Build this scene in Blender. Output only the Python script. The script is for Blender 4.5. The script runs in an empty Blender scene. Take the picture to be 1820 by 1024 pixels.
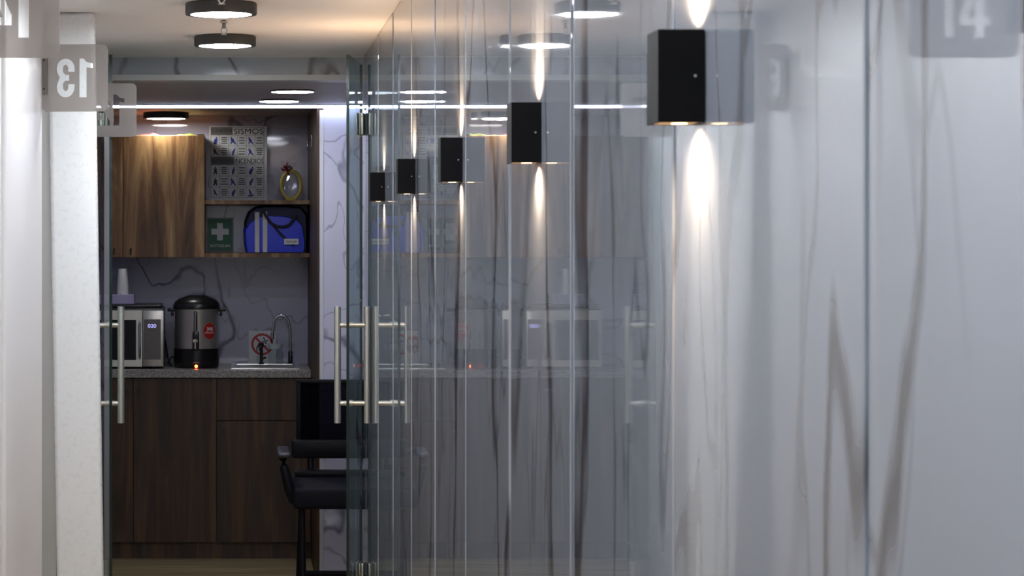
import bpy, bmesh, math, random
from mathutils import Vector, Matrix
from mathutils.geometry import tessellate_polygon
random.seed(7)
scene = bpy.context.scene
COL = scene.collection

# ------------------------------------------------------------------ camera
F, VX, VY, HC = 4000.0, 428.0, 421.0, 1.53     # focal length (px of a 1820 frame), level vanishing point, eye height
cam_d = bpy.data.cameras.new('camera')
cam = bpy.data.objects.new('camera', cam_d); COL.objects.link(cam)
cam.location = (0, 0, HC); cam.rotation_euler = (math.radians(90), 0, 0)
cam_d.sensor_width = 36; cam_d.lens = F / 1820 * 36
cam_d.shift_x = (910 - VX) / 1820; cam_d.shift_y = -(512 - VY) / 1820
cam_d.clip_start = 0.05; cam_d.clip_end = 60
cam_d.dof.use_dof = True; cam_d.dof.focus_distance = 8.6; cam_d.dof.aperture_fstop = 24
scene.camera = cam
# ------------------------------------------------------------------ world, exposure
w = bpy.data.worlds.new('world'); scene.world = w; w.use_nodes = True
w.node_tree.nodes['Background'].inputs[0].default_value = (0.75, 0.8, 0.95, 1)
w.node_tree.nodes['Background'].inputs[1].default_value = 0.05
vs = scene.view_settings
vs.view_transform = 'Standard'; vs.look = 'None'; vs.gamma = 1; vs.exposure = 1.0; vs.use_curve_mapping = False
LAMP = 56.0          # radiance of the corridor ceiling lights
KLAMP = 22.0          # kitchen downlights
ALAMP = 27.0         # light over the wall cabinet
STRIP = 7.0          # led strip
SPOT = 4.4           # each beam of a wall sconce (W)
cy = scene.cycles
cy.max_bounces = 10; cy.diffuse_bounces = 5; cy.glossy_bounces = 6; cy.transmission_bounces = 6; cy.transparent_max_bounces = 12
cy.caustics_reflective = False; cy.caustics_refractive = False; cy.sample_clamp_indirect = 4.0
try: cy.use_denoising = True
except Exception: pass

def wx(px, Y): return (px - VX) * Y / F
def wz(py, Y): return HC - (py - VY) * Y / F

# ------------------------------------------------------------------ materials
def newmat(name):
    m = bpy.data.materials.new(name); m.use_nodes = True
    return m, m.node_tree.nodes, m.node_tree.links, m.node_tree.nodes['Principled BSDF']
def srgb(r, g, b):
    f = lambda c: (c/255/12.92) if c/255 <= 0.04045 else ((c/255+0.055)/1.055)**2.4
    return (f(r), f(g), f(b), 1)
def plain(name, col, rough=0.5, metal=0.0, bump=0.0, bscale=60, spec=0.5):
    m, n, l, b = newmat(name)
    b.inputs['Base Color'].default_value = col; b.inputs['Roughness'].default_value = rough
    b.inputs['Metallic'].default_value = metal; b.inputs['Specular IOR Level'].default_value = spec
    t = n.new('ShaderNodeTexNoise'); t.inputs['Scale'].default_value = bscale
    c = n.new('ShaderNodeTexCoord'); l.new(c.outputs['Object'], t.inputs['Vector'])
    mix = n.new('ShaderNodeMix'); mix.data_type = 'RGBA'; mix.inputs[0].default_value = 0
    r = n.new('ShaderNodeMapRange'); r.inputs[3].default_value = max(0, rough-0.04); r.inputs[4].default_value = rough+0.04
    l.new(t.outputs['Fac'], r.inputs[0]); l.new(r.outputs[0], b.inputs['Roughness'])
    if bump:
        bp = n.new('ShaderNodeBump'); bp.inputs['Distance'].default_value = bump; bp.inputs['Strength'].default_value = 1
        l.new(t.outputs['Fac'], bp.inputs['Height']); l.new(bp.outputs[0], b.inputs['Normal'])
    return m
def emit(name, col, strength):
    m, n, l, b = newmat(name); n.remove(b)
    e = n.new('ShaderNodeEmission'); e.inputs[0].default_value = col; e.inputs[1].default_value = strength
    l.new(e.outputs[0], n['Material Output'].inputs[0]); return m
def marble(name, base, vein, rough, wave=0.0, stretch=(1, 1, 0.42), rot=(0.35, 0, 0), scale=1.15, thin=0.016, ior=1.5, dens=(0.42, 0.62)):
    m, n, l, b = newmat(name)
    c = n.new('ShaderNodeTexCoord'); oi = n.new('ShaderNodeObjectInfo')
    off = n.new('ShaderNodeVectorMath'); off.operation = 'SCALE'; off.inputs[0].default_value = (17.3, 9.1, 23.7)
    l.new(oi.outputs['Random'], off.inputs['Scale'])
    add = n.new('ShaderNodeVectorMath'); add.operation = 'ADD'
    l.new(c.outputs['Object'], add.inputs[0]); l.new(off.outputs[0], add.inputs[1])
    mp = n.new('ShaderNodeMapping'); mp.inputs['Rotation'].default_value = rot; mp.inputs['Scale'].default_value = stretch
    l.new(add.outputs[0], mp.inputs['Vector'])
    d = n.new('ShaderNodeTexNoise'); d.inputs['Scale'].default_value = 2.2; d.inputs['Detail'].default_value = 4
    l.new(mp.outputs[0], d.inputs['Vector'])
    ds = n.new('ShaderNodeVectorMath'); ds.operation = 'SCALE'; ds.inputs['Scale'].default_value = 0.35; l.new(d.outputs['Color'], ds.inputs[0])
    da = n.new('ShaderNodeVectorMath'); da.operation = 'ADD'; l.new(mp.outputs[0], da.inputs[0]); l.new(ds.outputs[0], da.inputs[1])
    def layer(sc, th, seed):
        t = n.new('ShaderNodeTexNoise'); t.noise_dimensions = '4D'; t.inputs['W'].default_value = seed
        t.inputs['Scale'].default_value = sc; t.inputs['Detail'].default_value = 2.0; t.inputs['Roughness'].default_value = 0.5
        l.new(da.outputs[0], t.inputs['Vector'])
        s = n.new('ShaderNodeMath'); s.operation = 'SUBTRACT'; s.inputs[1].default_value = 0.5; l.new(t.outputs['Fac'], s.inputs[0])
        a = n.new('ShaderNodeMath'); a.operation = 'ABSOLUTE'; l.new(s.outputs[0], a.inputs[0])
        r = n.new('ShaderNodeMapRange'); r.interpolation_type = 'SMOOTHSTEP'
        r.inputs[1].default_value = 0; r.inputs[2].default_value = th; r.inputs[3].default_value = 1; r.inputs[4].default_value = 0
        l.new(a.outputs[0], r.inputs[0])
        k = n.new('ShaderNodeTexNoise'); k.noise_dimensions = '4D'; k.inputs['W'].default_value = seed + 31; k.inputs['Scale'].default_value = 1.7
        l.new(mp.outputs[0], k.inputs['Vector'])
        kr = n.new('ShaderNodeMapRange'); kr.inputs[1].default_value = dens[0]; kr.inputs[2].default_value = dens[1]; l.new(k.outputs['Fac'], kr.inputs[0])
        mu = n.new('ShaderNodeMath'); mu.operation = 'MULTIPLY'; l.new(r.outputs[0], mu.inputs[0]); l.new(kr.outputs[0], mu.inputs[1])
        return mu
    v1 = layer(scale, thin, 1.3); v2 = layer(scale*2.1, thin*0.9, 7.7)
    mx = n.new('ShaderNodeMath'); mx.operation = 'MAXIMUM'; l.new(v1.outputs[0], mx.inputs[0])
    h = n.new('ShaderNodeMath'); h.operation = 'MULTIPLY'; h.inputs[1].default_value = 0.6; l.new(v2.outputs[0], h.inputs[0]); l.new(h.outputs[0], mx.inputs[1])
    cl = n.new('ShaderNodeTexNoise'); cl.inputs['Scale'].default_value = 1.3; l.new(da.outputs[0], cl.inputs['Vector'])
    bm_ = n.new('ShaderNodeMix'); bm_.data_type = 'RGBA'
    bm_.inputs[6].default_value = base; bm_.inputs[7].default_value = tuple(x*0.86 for x in base[:3]) + (1,)
    l.new(cl.outputs['Fac'], bm_.inputs[0])
    fin = n.new('ShaderNodeMix'); fin.data_type = 'RGBA'; l.new(mx.outputs[0], fin.inputs[0]); l.new(bm_.outputs[2], fin.inputs[6]); fin.inputs[7].default_value = vein
    l.new(fin.outputs[2], b.inputs['Base Color'])
    b.inputs['Roughness'].default_value = rough; b.inputs['IOR'].default_value = ior
    if wave:
        bt = n.new('ShaderNodeTexNoise'); bt.inputs['Scale'].default_value = 2.6; bt.inputs['Detail'].default_value = 1.0
        mp2 = n.new('ShaderNodeMapping'); mp2.inputs['Scale'].default_value = (1, 1, 0.12); l.new(add.outputs[0], mp2.inputs['Vector'])
        l.new(mp2.outputs[0], bt.inputs['Vector'])
        bp = n.new('ShaderNodeBump'); bp.inputs['Strength'].default_value = 1; bp.inputs['Distance'].default_value = wave
        l.new(bt.outputs['Fac'], bp.inputs['Height']); l.new(bp.outputs[0], b.inputs['Normal'])
    return m
def wood(name, c1, c2, c3, rough=0.45, sc=(9, 9, 0.55)):
    m, n, l, b = newmat(name)
    c = n.new('ShaderNodeTexCoord'); oi = n.new('ShaderNodeObjectInfo')
    off = n.new('ShaderNodeVectorMath'); off.operation = 'SCALE'; off.inputs[0].default_value = (5.3, 9.1, 3.7); l.new(oi.outputs['Random'], off.inputs['Scale'])
    add = n.new('ShaderNodeVectorMath'); add.operation = 'ADD'; l.new(c.outputs['Object'], add.inputs[0]); l.new(off.outputs[0], add.inputs[1])
    mp = n.new('ShaderNodeMapping'); mp.inputs['Scale'].default_value = sc; l.new(add.outputs[0], mp.inputs['Vector'])
    t = n.new('ShaderNodeTexNoise'); t.inputs['Scale'].default_value = 1.6; t.inputs['Detail'].default_value = 6; t.inputs['Distortion'].default_value = 1.2; t.inputs['Roughness'].default_value = 0.62
    l.new(mp.outputs[0], t.inputs['Vector'])
    r = n.new('ShaderNodeValToRGB'); e = r.color_ramp.elements
    e[0].position = 0.33; e[0].color = c1; e[1].position = 0.68; e[1].color = c3
    x = r.color_ramp.elements.new(0.5); x.color = c2
    l.new(t.outputs['Fac'], r.inputs[0]); l.new(r.outputs[0], b.inputs['Base Color']); b.inputs['Roughness'].default_value = rough
    bp = n.new('ShaderNodeBump'); bp.inputs['Distance'].default_value = 0.0006; l.new(t.outputs['Fac'], bp.inputs['Height']); l.new(bp.outputs[0], b.inputs['Normal'])
    return m
def clear(name, tint, ior=1.45, rough=0.0, veil=0.0, veilcol=(1, 1, 1, 1)):
    m, n, l, b = newmat(name); n.remove(b)
    tr = n.new('ShaderNodeBsdfTransparent'); tr.inputs[0].default_value = tint
    gl = n.new('ShaderNodeBsdfGlossy'); gl.inputs['Roughness'].default_value = rough; gl.inputs[0].default_value = (1, 1, 1, 1)
    fr = n.new('ShaderNodeFresnel'); fr.inputs[0].default_value = ior
    ge = n.new('ShaderNodeNewGeometry'); fb = n.new('ShaderNodeMath'); fb.operation = 'SUBTRACT'; fb.inputs[0].default_value = 1.0; l.new(ge.outputs['Backfacing'], fb.inputs[1])
    fm = n.new('ShaderNodeMath'); fm.operation = 'MULTIPLY'; l.new(fr.outputs[0], fm.inputs[0]); l.new(fb.outputs[0], fm.inputs[1])
    mx = n.new('ShaderNodeMixShader'); l.new(fm.outputs[0], mx.inputs[0]); l.new(tr.outputs[0], mx.inputs[1]); l.new(gl.outputs[0], mx.inputs[2])
    out = mx
    if veil:
        df = n.new('ShaderNodeBsdfDiffuse'); df.inputs[0].default_value = veilcol
        tl = n.new('ShaderNodeBsdfTranslucent'); tl.inputs[0].default_value = veilcol
        m1 = n.new('ShaderNodeMixShader'); m1.inputs[0].default_value = 0.5; l.new(df.outputs[0], m1.inputs[1]); l.new(tl.outputs[0], m1.inputs[2])
        m2 = n.new('ShaderNodeMixShader'); m2.inputs[0].default_value = veil; l.new(mx.outputs[0], m2.inputs[1]); l.new(m1.outputs[0], m2.inputs[2]); out = m2
    l.new(out.outputs[0], n['Material Output'].inputs[0]); return m

M = {}
M['marble_wall'] = marble('polished_marble_panel', (0.24, 0.265, 0.31, 1), (0.06, 0.06, 0.07, 1), 0.022, wave=0.0018, ior=2.15, thin=0.016, scale=1.7, stretch=(1, 1, 0.27), dens=(0.34, 0.52))
M['marble'] = marble('polished_marble_shaded', (0.44, 0.44, 0.55, 1), (0.10, 0.10, 0.14, 1), 0.05, stretch=(1, 1, 0.7), rot=(0, 0.6, 0), scale=2.0, thin=0.013, dens=(0.38, 0.55))  # kitchen marble, base darkened for the dim light on the back wall
M['marble_wing'] = marble('polished_marble_lit', (0.80, 0.80, 0.95, 1), (0.24, 0.24, 0.32, 1), 0.05, stretch=(1, 1, 0.7), rot=(0, -0.6, 0), scale=2.2, thin=0.014, dens=(0.36, 0.52))  # same kitchen marble, stronger light on the wing put into a paler base
M['marble_beam'] = marble('marble_beam', (0.42, 0.45, 0.5, 1), (0.14, 0.14, 0.16, 1), 0.12, stretch=(1, 1, 0.7), rot=(0, 0.5, 0), scale=3.0, thin=0.028)
M['panel_edge'] = plain('panel_edge', (0.75, 0.75, 0.77, 1), 0.5)
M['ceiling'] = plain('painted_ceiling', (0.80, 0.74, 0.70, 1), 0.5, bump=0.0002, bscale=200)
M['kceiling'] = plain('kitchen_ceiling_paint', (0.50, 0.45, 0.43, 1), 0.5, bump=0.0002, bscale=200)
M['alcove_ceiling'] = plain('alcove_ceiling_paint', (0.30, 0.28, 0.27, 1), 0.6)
M['white_wall'] = plain('white_laminate', (0.78, 0.76, 0.76, 1), 0.35, bump=0.0001, bscale=90)
M['white_gloss'] = plain('white_lacquer', (0.80, 0.82, 0.83, 1), 0.28)
M['grey_frame'] = plain('grey_frame', (0.36, 0.36, 0.345, 1), 0.4)
M['trim_white'] = plain('white_metal_trim', (0.78, 0.77, 0.82, 1), 0.3)
M['trim_grey'] = plain('pale_grey_trim', (0.55, 0.55, 0.54, 1), 0.35)
M['floor'] = wood('oak_floor', srgb(110, 96, 66), srgb(150, 134, 98), srgb(176, 158, 120), 0.4, sc=(0.5, 8, 8))
M['walnut'] = wood('walnut', srgb(72, 46, 26), srgb(130, 92, 56), srgb(196, 156, 106), sc=(6.5, 6.5, 0.5))
M['walnut_shaded'] = wood('shaded_walnut', srgb(32, 20, 12), srgb(58, 37, 22), srgb(88, 59, 34))  # same walnut, with the shade of the lower kitchen put into its colours
M['black'] = plain('black_paint', (0.003, 0.003, 0.004, 1), 0.55, spec=0.12)
M['black_plastic'] = plain('black_plastic', (0.010, 0.010, 0.012, 1), 0.3)
M['housing'] = plain('black_lamp_housing', (0.028, 0.028, 0.026, 1), 0.5)
M['steel'] = plain('brushed_steel', (0.60, 0.58, 0.53, 1), 0.40, 1.0)
M['chrome'] = plain('chrome', (0.75, 0.75, 0.78, 1), 0.08, 1.0)
M['urn_steel'] = plain('urn_steel', (0.76, 0.75, 0.75, 1), 0.42, 0.88)
M['screw'] = plain('steel_screw', (0.5, 0.5, 0.5, 1), 0.3, 1.0)
M['glass'] = clear('door_glass', (0.86, 0.94, 0.945, 1), 1.5)
M['glass_edge'] = plain('green_glass_edge', (0.006, 0.018, 0.017, 1), 0.15)
M['jar_glass'] = clear('jar_glass', (0.90, 0.93, 0.93, 1), 1.5)
M['cellophane'] = clear('cellophane', (0.97, 0.97, 0.97, 1), 1.6, 0.05)
M['acrylic'] = clear('frosted_acrylic', (0.82, 0.79, 0.77, 1), 1.45, 0.1, veil=0.58, veilcol=(0.40, 0.375, 0.36, 1))
M['acrylic_clear'] = clear('clear_acrylic', (0.96, 0.97, 0.97, 1), 1.25)
M['lamp_on'] = emit('corridor_lamp_diffuser', (0.89, 0.945, 1.0, 1), LAMP)
M['klamp_on'] = emit('kitchen_lamp_diffuser', (0.88, 0.89, 1.0, 1), KLAMP)
M['alamp_on'] = emit('alcove_lamp_diffuser', (1.0, 0.98, 0.92, 1), ALAMP)
M['strip_on'] = emit('led_strip', (0.66, 0.74, 1.0, 1), STRIP)
M['warm_on'] = emit('warm_lens', (1.0, 0.72, 0.42, 1), 3)
M['warm_plate'] = emit('warm_diffuser', (1.0, 0.58, 0.27, 1), 0.35)
M['inner'] = plain('sconce_reflector', (0.85, 0.75, 0.6, 1), 0.4)
M['granite'] = plain('speckled_worktop', (0.3, 0.28, 0.26, 1), 0.3)
M['blue'] = plain('blue_nylon', (0.03, 0.06, 0.85, 1), 0.45, bump=0.001, bscale=30)
M['navy'] = plain('navy_nylon', (0.006, 0.006, 0.05, 1), 0.6, bump=0.001, bscale=40)
M['white_strap'] = plain('white_webbing', (0.70, 0.70, 0.68, 1), 0.6)
M['black_strap'] = plain('black_webbing', (0.012, 0.012, 0.012, 1), 0.7)
M['white'] = plain('white_plastic', (0.8, 0.8, 0.78, 1), 0.4)
M['paper'] = plain('white_print', (0.62, 0.64, 0.66, 1), 0.35)
M['lilac'] = plain('lilac_card', (0.48, 0.42, 0.62, 1), 0.6)
M['ink'] = plain('black_ink', (0.015, 0.015, 0.018, 1), 0.5)
M['grey_ink'] = plain('grey_ink', (0.16, 0.16, 0.17, 1), 0.5)
M['blue_ink'] = plain('blue_ink', (0.03, 0.04, 0.32, 1), 0.5)
M['red'] = plain('red_print', (0.45, 0.02, 0.02, 1), 0.5)
M['dark_red'] = plain('dark_red_ribbon', (0.16, 0.006, 0.01, 1), 0.3)
M['green'] = plain('green_print', (0.02, 0.14, 0.07, 1), 0.5)
M['green_bag'] = plain('green_wrapper', (0.10, 0.13, 0.02, 1), 0.3)
M['gold'] = plain('yellow_wreath', (0.70, 0.58, 0.10, 1), 0.35, bump=0.003, bscale=120)
M['led_red'] = emit('red_indicator', (1.0, 0.12, 0.03, 1), 6)
M['led_blue'] = emit('blue_display', (0.42, 0.40, 1.0, 1), 0.9)
M['dark_glass'] = plain('dark_oven_glass', (0.006, 0.006, 0.008, 1), 0.12)
M['chair_black'] = plain('chair_black', (0.003, 0.003, 0.006, 1), 0.5, spec=0.2)
M['chair_seat'] = plain('chair_seat_fabric', (0.006, 0.006, 0.011, 1), 0.6, bump=0.0008, bscale=400, spec=0.15)
M['chair_pad'] = plain('chair_arm_pad', (0.03, 0.03, 0.045, 1), 0.35)
M['mesh_back'] = clear('chair_mesh', (0.35, 0.35, 0.40, 1), 1.05, 0.3, veil=0.62, veilcol=(0.006, 0.006, 0.012, 1))
# speckles on the worktop
_n = M['granite'].node_tree.nodes; _l = M['granite'].node_tree.links
_t = _n.new('ShaderNodeTexNoise'); _t.inputs['Scale'].default_value = 150; _t.inputs['Detail'].default_value = 4
_c = _n.new('ShaderNodeTexCoord'); _l.new(_c.outputs['Object'], _t.inputs['Vector'])
_r = _n.new('ShaderNodeValToRGB'); _r.color_ramp.elements[0].position = 0.38; _r.color_ramp.elements[0].color = (0.14, 0.13, 0.12, 1)
_r.color_ramp.elements[1].position = 0.62; _r.color_ramp.elements[1].color = (0.38, 0.36, 0.33, 1)
_l.new(_t.outputs['Fac'], _r.inputs[0]); _l.new(_r.outputs[0], _n['Principled BSDF'].inputs['Base Color'])

# ------------------------------------------------------------------ mesh helpers
class MB:
    def __init__(s): s.bm = bmesh.new()
    def box(s, x0, x1, y0, y1, z0, z1, bev=0.0, seg=2, mat=None):
        t = bmesh.new(); bmesh.ops.create_cube(t, size=1)
        for v in t.verts: v.co = Vector(((x0+x1)/2 + v.co.x*(x1-x0), (y0+y1)/2 + v.co.y*(y1-y0), (z0+z1)/2 + v.co.z*(z1-z0)))
        if bev: bmesh.ops.bevel(t, geom=t.edges[:], offset=bev, segments=seg, affect='EDGES', profile=0.5)
        if mat is not None: bmesh.ops.transform(t, matrix=mat, verts=t.verts)
        s._merge(t); return s
    def _merge(s, t):
        me = bpy.data.meshes.new('tmp'); t.to_mesh(me); t.free(); s.bm.from_mesh(me); bpy.data.meshes.remove(me)
    def cyl(s, p0, p1, r, r1=None, seg=20, cap=True):
        r1 = r if r1 is None else r1
        p0, p1 = Vector(p0), Vector(p1); d = p1-p0; q = d.to_track_quat('Z', 'Y')
        a, b = [], []
        for i in range(seg):
            t = 2*math.pi*i/seg; u = Vector((math.cos(t), math.sin(t), 0))
            a.append(s.bm.verts.new(p0 + q @ (u*r))); b.append(s.bm.verts.new(p1 + q @ (u*r1)))
        for i in range(seg):
            j = (i+1) % seg; s.bm.faces.new((a[i], a[j], b[j], b[i]))
        if cap: s.bm.faces.new(a[::-1]); s.bm.faces.new(b)
        return s
    def tube(s, pts, r, seg=10, closed=False, flat=1.0):
        pts = [Vector(p) for p in pts]; n = len(pts); rings = []
        up = Vector((0, 0, 1))
        for i, p in enumerate(pts):
            if closed: d = pts[(i+1) % n]-pts[i-1]
            else: d = pts[min(i+1, n-1)]-pts[max(i-1, 0)]
            d.normalize(); ref = Vector((0, 1, 0)) if abs(d.y) < 0.9 else Vector((0, 0, 1))
            u = d.cross(ref).normalized(); v = d.cross(u).normalized(); rr = r[i] if isinstance(r, (list, tuple)) else r
            rings.append([s.bm.verts.new(p + u*math.cos(2*math.pi*k/seg)*rr + v*math.sin(2*math.pi*k/seg)*rr*flat) for k in range(seg)])
        m = n if closed else n-1
        for i in range(m):
            A, B = rings[i], rings[(i+1) % n]
            for k in range(seg):
                j = (k+1) % seg; s.bm.faces.new((A[k], A[j], B[j], B[k]))
        if not closed: s.bm.faces.new(rings[0][::-1]); s.bm.faces.new(rings[-1])
        return s
    def lathe(s, prof, c, seg=40, axis='Z'):
        rings = []; c = Vector(c)
        for r, h in prof:
            ring = []
            for k in range(seg):
                t = 2*math.pi*k/seg
                ring.append(s.bm.verts.new(c + Vector((r*math.cos(t), r*math.sin(t), h))))
            rings.append(ring)
        for A, B in zip(rings, rings[1:]):
            for k in range(seg):
                j = (k+1) % seg; s.bm.faces.new((A[k], A[j], B[j], B[k]))
        s.bm.faces.new(rings[0][::-1]); s.bm.faces.new(rings[-1]); return s
    def prism_xz(s, poly, y0, y1):
        a = [s.bm.verts.new((x, y0, z)) for x, z in poly]; b = [s.bm.verts.new((x, y1, z)) for x, z in poly]
        n = len(poly)
        for i in range(n):
            j = (i+1) % n; s.bm.faces.new((a[i], a[j], b[j], b[i]))
        s.bm.faces.new(a[::-1]); s.bm.faces.new(b); return s
    def build(s, name, mat, parent=None, smooth=False, bevel=0.0):
        bm = s.bm
        bmesh.ops.recalc_face_normals(bm, faces=bm.faces)
        # origin at the base centre
        vs_ = [v.co for v in bm.verts]
        lo = Vector((min(v.x for v in vs_), min(v.y for v in vs_), min(v.z for v in vs_)))
        hi = Vector((max(v.x for v in vs_), max(v.y for v in vs_), max(v.z for v in vs_)))
        o_ = Vector(((lo.x+hi.x)/2, (lo.y+hi.y)/2, lo.z))
        bmesh.ops.translate(bm, verts=bm.verts, vec=-o_)
        me = bpy.data.meshes.new(name); bm.to_mesh(me); bm.free()
        me.materials.append(M[mat] if isinstance(mat, str) else mat)
        if smooth:
            for p in me.polygons: p.use_smooth = True
            try: me.set_sharp_from_angle(angle=math.radians(38))
            except Exception: pass
        o = bpy.data.objects.new(name, me); COL.objects.link(o)
        base = parent_offset(parent)
        o.parent = parent; o.location = o_ - base
        return o
def parent_offset(p):
    v = Vector((0, 0, 0))
    while p is not None:
        v += p.location; p = p.parent
    return v
def tag(o, label, cat, group=None):
    o['label'] = label; o['category'] = cat
    if group: o['group'] = group
    return o
def thing(name, label, cat, loc, group=None):
    o = bpy.data.objects.new(name, None); COL.objects.link(o); o.location = loc; o.empty_display_size = 0.1
    return tag(o, label, cat, group)
def struct(o, label=None):
    o['kind'] = 'structure'
    if label: o['label'] = label
    return o
def B(*a, **k): return MB().box(*a, **k)
def dup(root, loc, label=None):
    r = root.copy(); COL.objects.link(r); r.location = loc
    if label: r['label'] = label
    for ch in list(root.children):
        c = ch.copy(); COL.objects.link(c); c.parent = r
        for g in list(ch.children):
            d = g.copy(); COL.objects.link(d); d.parent = c
    return r
def text_mesh(s, bold=0.0, extrude=0.001):
    if s.startswith('#'):          # lettering too small to read in the photograph: a row of glyph-sized marks
        bm = bmesh.new(); x = 0.0; rnd = random.Random(len(s)*7+3)
        for ch in s[1:]:
            w_ = rnd.uniform(0.3, 0.6); h_ = 1.0 if ch == '#' else rnd.uniform(0.7, 1.0)
            for q in ((0, 0, 0.16, h_), (0.16, h_-0.2, w_, h_), (0.16, 0.0, w_, 0.18)):
                vb = [bm.verts.new((x+a, b, z)) for z in (0, extrude*2) for a, b in ((q[0], q[1]), (q[2], q[1]), (q[2], q[3]), (q[0], q[3]))]
                bm.faces.new(vb[4:])
                if extrude: bm.faces.new(vb[3::-1])
            x += w_+0.14
        me = bpy.data.meshes.new('marks'); bm.to_mesh(me); bm.free(); return me
    cu = bpy.data.curves.new('t', 'FONT'); cu.body = s; cu.size = 1; cu.offset = bold; cu.extrude = extrude
    ob = bpy.data.objects.new('t', cu); COL.objects.link(ob)
    dg = bpy.context.evaluated_depsgraph_get(); dg.update()
    me = bpy.data.meshes.new_from_object(ob.evaluated_get(dg))
    bpy.data.objects.remove(ob); bpy.data.curves.remove(cu)
    return me
def print_text(s, x0, x1, z0, z1, y, mat, name, parent, bold=0.0, mirror=False, depth=0.0006):
    me = text_mesh(s, bold, 0.001); me.name = name
    xs = [v.co.x for v in me.vertices]; ys = [v.co.y for v in me.vertices]
    ax, bx, ay, by = min(xs), max(xs), min(ys), max(ys)
    for v in me.vertices:
        u = (v.co.x-ax)/(bx-ax); 
        if mirror: u = 1-u
        v.co = Vector(((u-0.5)*(x1-x0), (-depth if v.co.z > 0 else 0.0), (v.co.y-ay)/(by-ay)*(z1-z0)))
    me.materials.clear(); me.materials.append(M[mat])
    o = bpy.data.objects.new(name, me); COL.objects.link(o)
    o.parent = parent; o.location = Vector(((x0+x1)/2, y, z0)) - parent_offset(parent)
    return o

# ================================================================== THE SETTING
XR = 0.45                 # polished wall plane
ZC = HC + 0.664           # corridor ceiling
ZK = HC + 0.573           # kitchen ceiling / beam underside
YL = 8.25                 # beam front face
YW = 9.83                 # wing wall front
YF = 10.67                # base cabinet fronts
YB = 11.20                # alcove back wall
XA = 0.333                # inner face of the wooden side panel
struct(B(-1.6, 1.6, -2.6, 11.4, -0.06, 0.0).build('floor', 'floor'))
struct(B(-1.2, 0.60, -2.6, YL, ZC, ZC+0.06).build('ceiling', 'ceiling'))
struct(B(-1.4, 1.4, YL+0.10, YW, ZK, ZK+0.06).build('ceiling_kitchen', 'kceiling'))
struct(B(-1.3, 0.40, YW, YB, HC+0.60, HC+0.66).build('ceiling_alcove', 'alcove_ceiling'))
struct(B(-1.2, 0.6, -2.66, -2.6, 0, ZC).build('wall_back', 'white_wall'))
# beam over the doors
beam = B(-0.62, XR, YL, YL+0.10, wz(133, YL), ZC).build('wall_beam', 'marble_beam'); struct(beam)
B(-0.62, XR, YL-0.006, YL+0.10, ZK, wz(133, YL)).build('beam_trim', 'trim_grey', beam)
B(-0.62, XR, YL-0.003, YL, ZC-0.006, ZC).build('ceiling_bead', 'trim_grey', beam)
# right wall: backing with marble panels set on it
wr = struct(B(XR+0.016, XR+0.12, -2.6, YL+0.05, 0, ZC).build('wall_right', 'panel_edge'))
alphas = {0: .002, 1: .003, 2: .004, 3: .0025, 4: .0060, 5: -.0002, 6: .0030, 7: .0014, 8: .0022, 9: .0016, 10: .0020}
panel_me = None
for i in range(-4, 12):
    y0 = 0.18 + 0.72*i; y1 = min(y0+0.72, YL)
    if y1 <= y0: continue
    t = B(0, 0.016, 0.0006, (y1-y0)-0.0006, 0, ZC-0.001, bev=0.0012, seg=1)
    o = t.build('marble_panel', 'marble_wall', wr)
    al = alphas.get(i, 0.001)
    o.rotation_euler = (0, 0, -al)
    yc = (y0+y1)/2
    o.location = Vector((XR + 0.008, yc, 0)) - wr.location
# left wall: pale panels with a grey frame and a white pilaster
wl = struct(B(-0.75, -0.60, -2.6, YL+0.1, 0, ZC).build('wall_left', 'white_wall'))
B(-0.60, -0.532, 5.10, 6.03, 0, ZC, bev=0.012, seg=3).build('panel', 'white_wall', wl, True)
B(-0.60, -0.540, 3.30, 5.08, 0, ZC, bev=0.012, seg=3).build('panel', 'white_wall', wl, True)
B(-0.60, -0.540, 1.50, 3.28, 0, ZC, bev=0.012, seg=3).build('panel', 'white_wall', wl, True)
B(-0.60, -0.540, -1.0, 1.48, 0, ZC, bev=0.012, seg=3).build('panel', 'white_wall', wl, True)
o = B(-0.60, -0.546, 6.66, 6.72, 0, ZC).build('door_frame', 'grey_frame', wl)
tr = B(-0.537, -0.400, 6.65, 6.72, 0, ZC, bev=0.014, seg=4).build('trim_1', 'white_gloss', None, True); struct(tr)
tr.rotation_euler = (0, math.radians(-0.9), 0)
B(-0.60, -0.535, 7.2, YL, 0, ZC, bev=0.006).build('panel', 'white_wall', wl, True)
# kitchen shell
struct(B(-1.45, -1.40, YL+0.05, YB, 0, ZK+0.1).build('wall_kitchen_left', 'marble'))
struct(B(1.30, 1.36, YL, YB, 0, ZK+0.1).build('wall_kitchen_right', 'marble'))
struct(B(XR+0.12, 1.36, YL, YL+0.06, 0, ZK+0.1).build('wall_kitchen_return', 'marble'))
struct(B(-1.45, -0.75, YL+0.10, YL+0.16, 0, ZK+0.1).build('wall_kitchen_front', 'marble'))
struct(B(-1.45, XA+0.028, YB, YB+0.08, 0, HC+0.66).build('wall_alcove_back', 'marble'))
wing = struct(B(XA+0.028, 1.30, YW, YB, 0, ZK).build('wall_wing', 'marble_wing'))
struct(B(XA, XA+0.028, YW+0.01, YB, 0, HC+0.60).build('trim_2', 'walnut_shaded'))
struct(B(XA+0.011, XA+0.029, YW-0.006, YW+0.012, 0, ZK-0.02, bev=0.002).build('trim_3', 'trim_white'))
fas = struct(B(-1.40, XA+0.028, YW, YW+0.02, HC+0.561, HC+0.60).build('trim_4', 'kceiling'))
strip = thing('led_strip', 'white led light strip glowing along the kitchen ceiling edge', 'light strip', (0, YW-0.03, HC+0.56))
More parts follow.
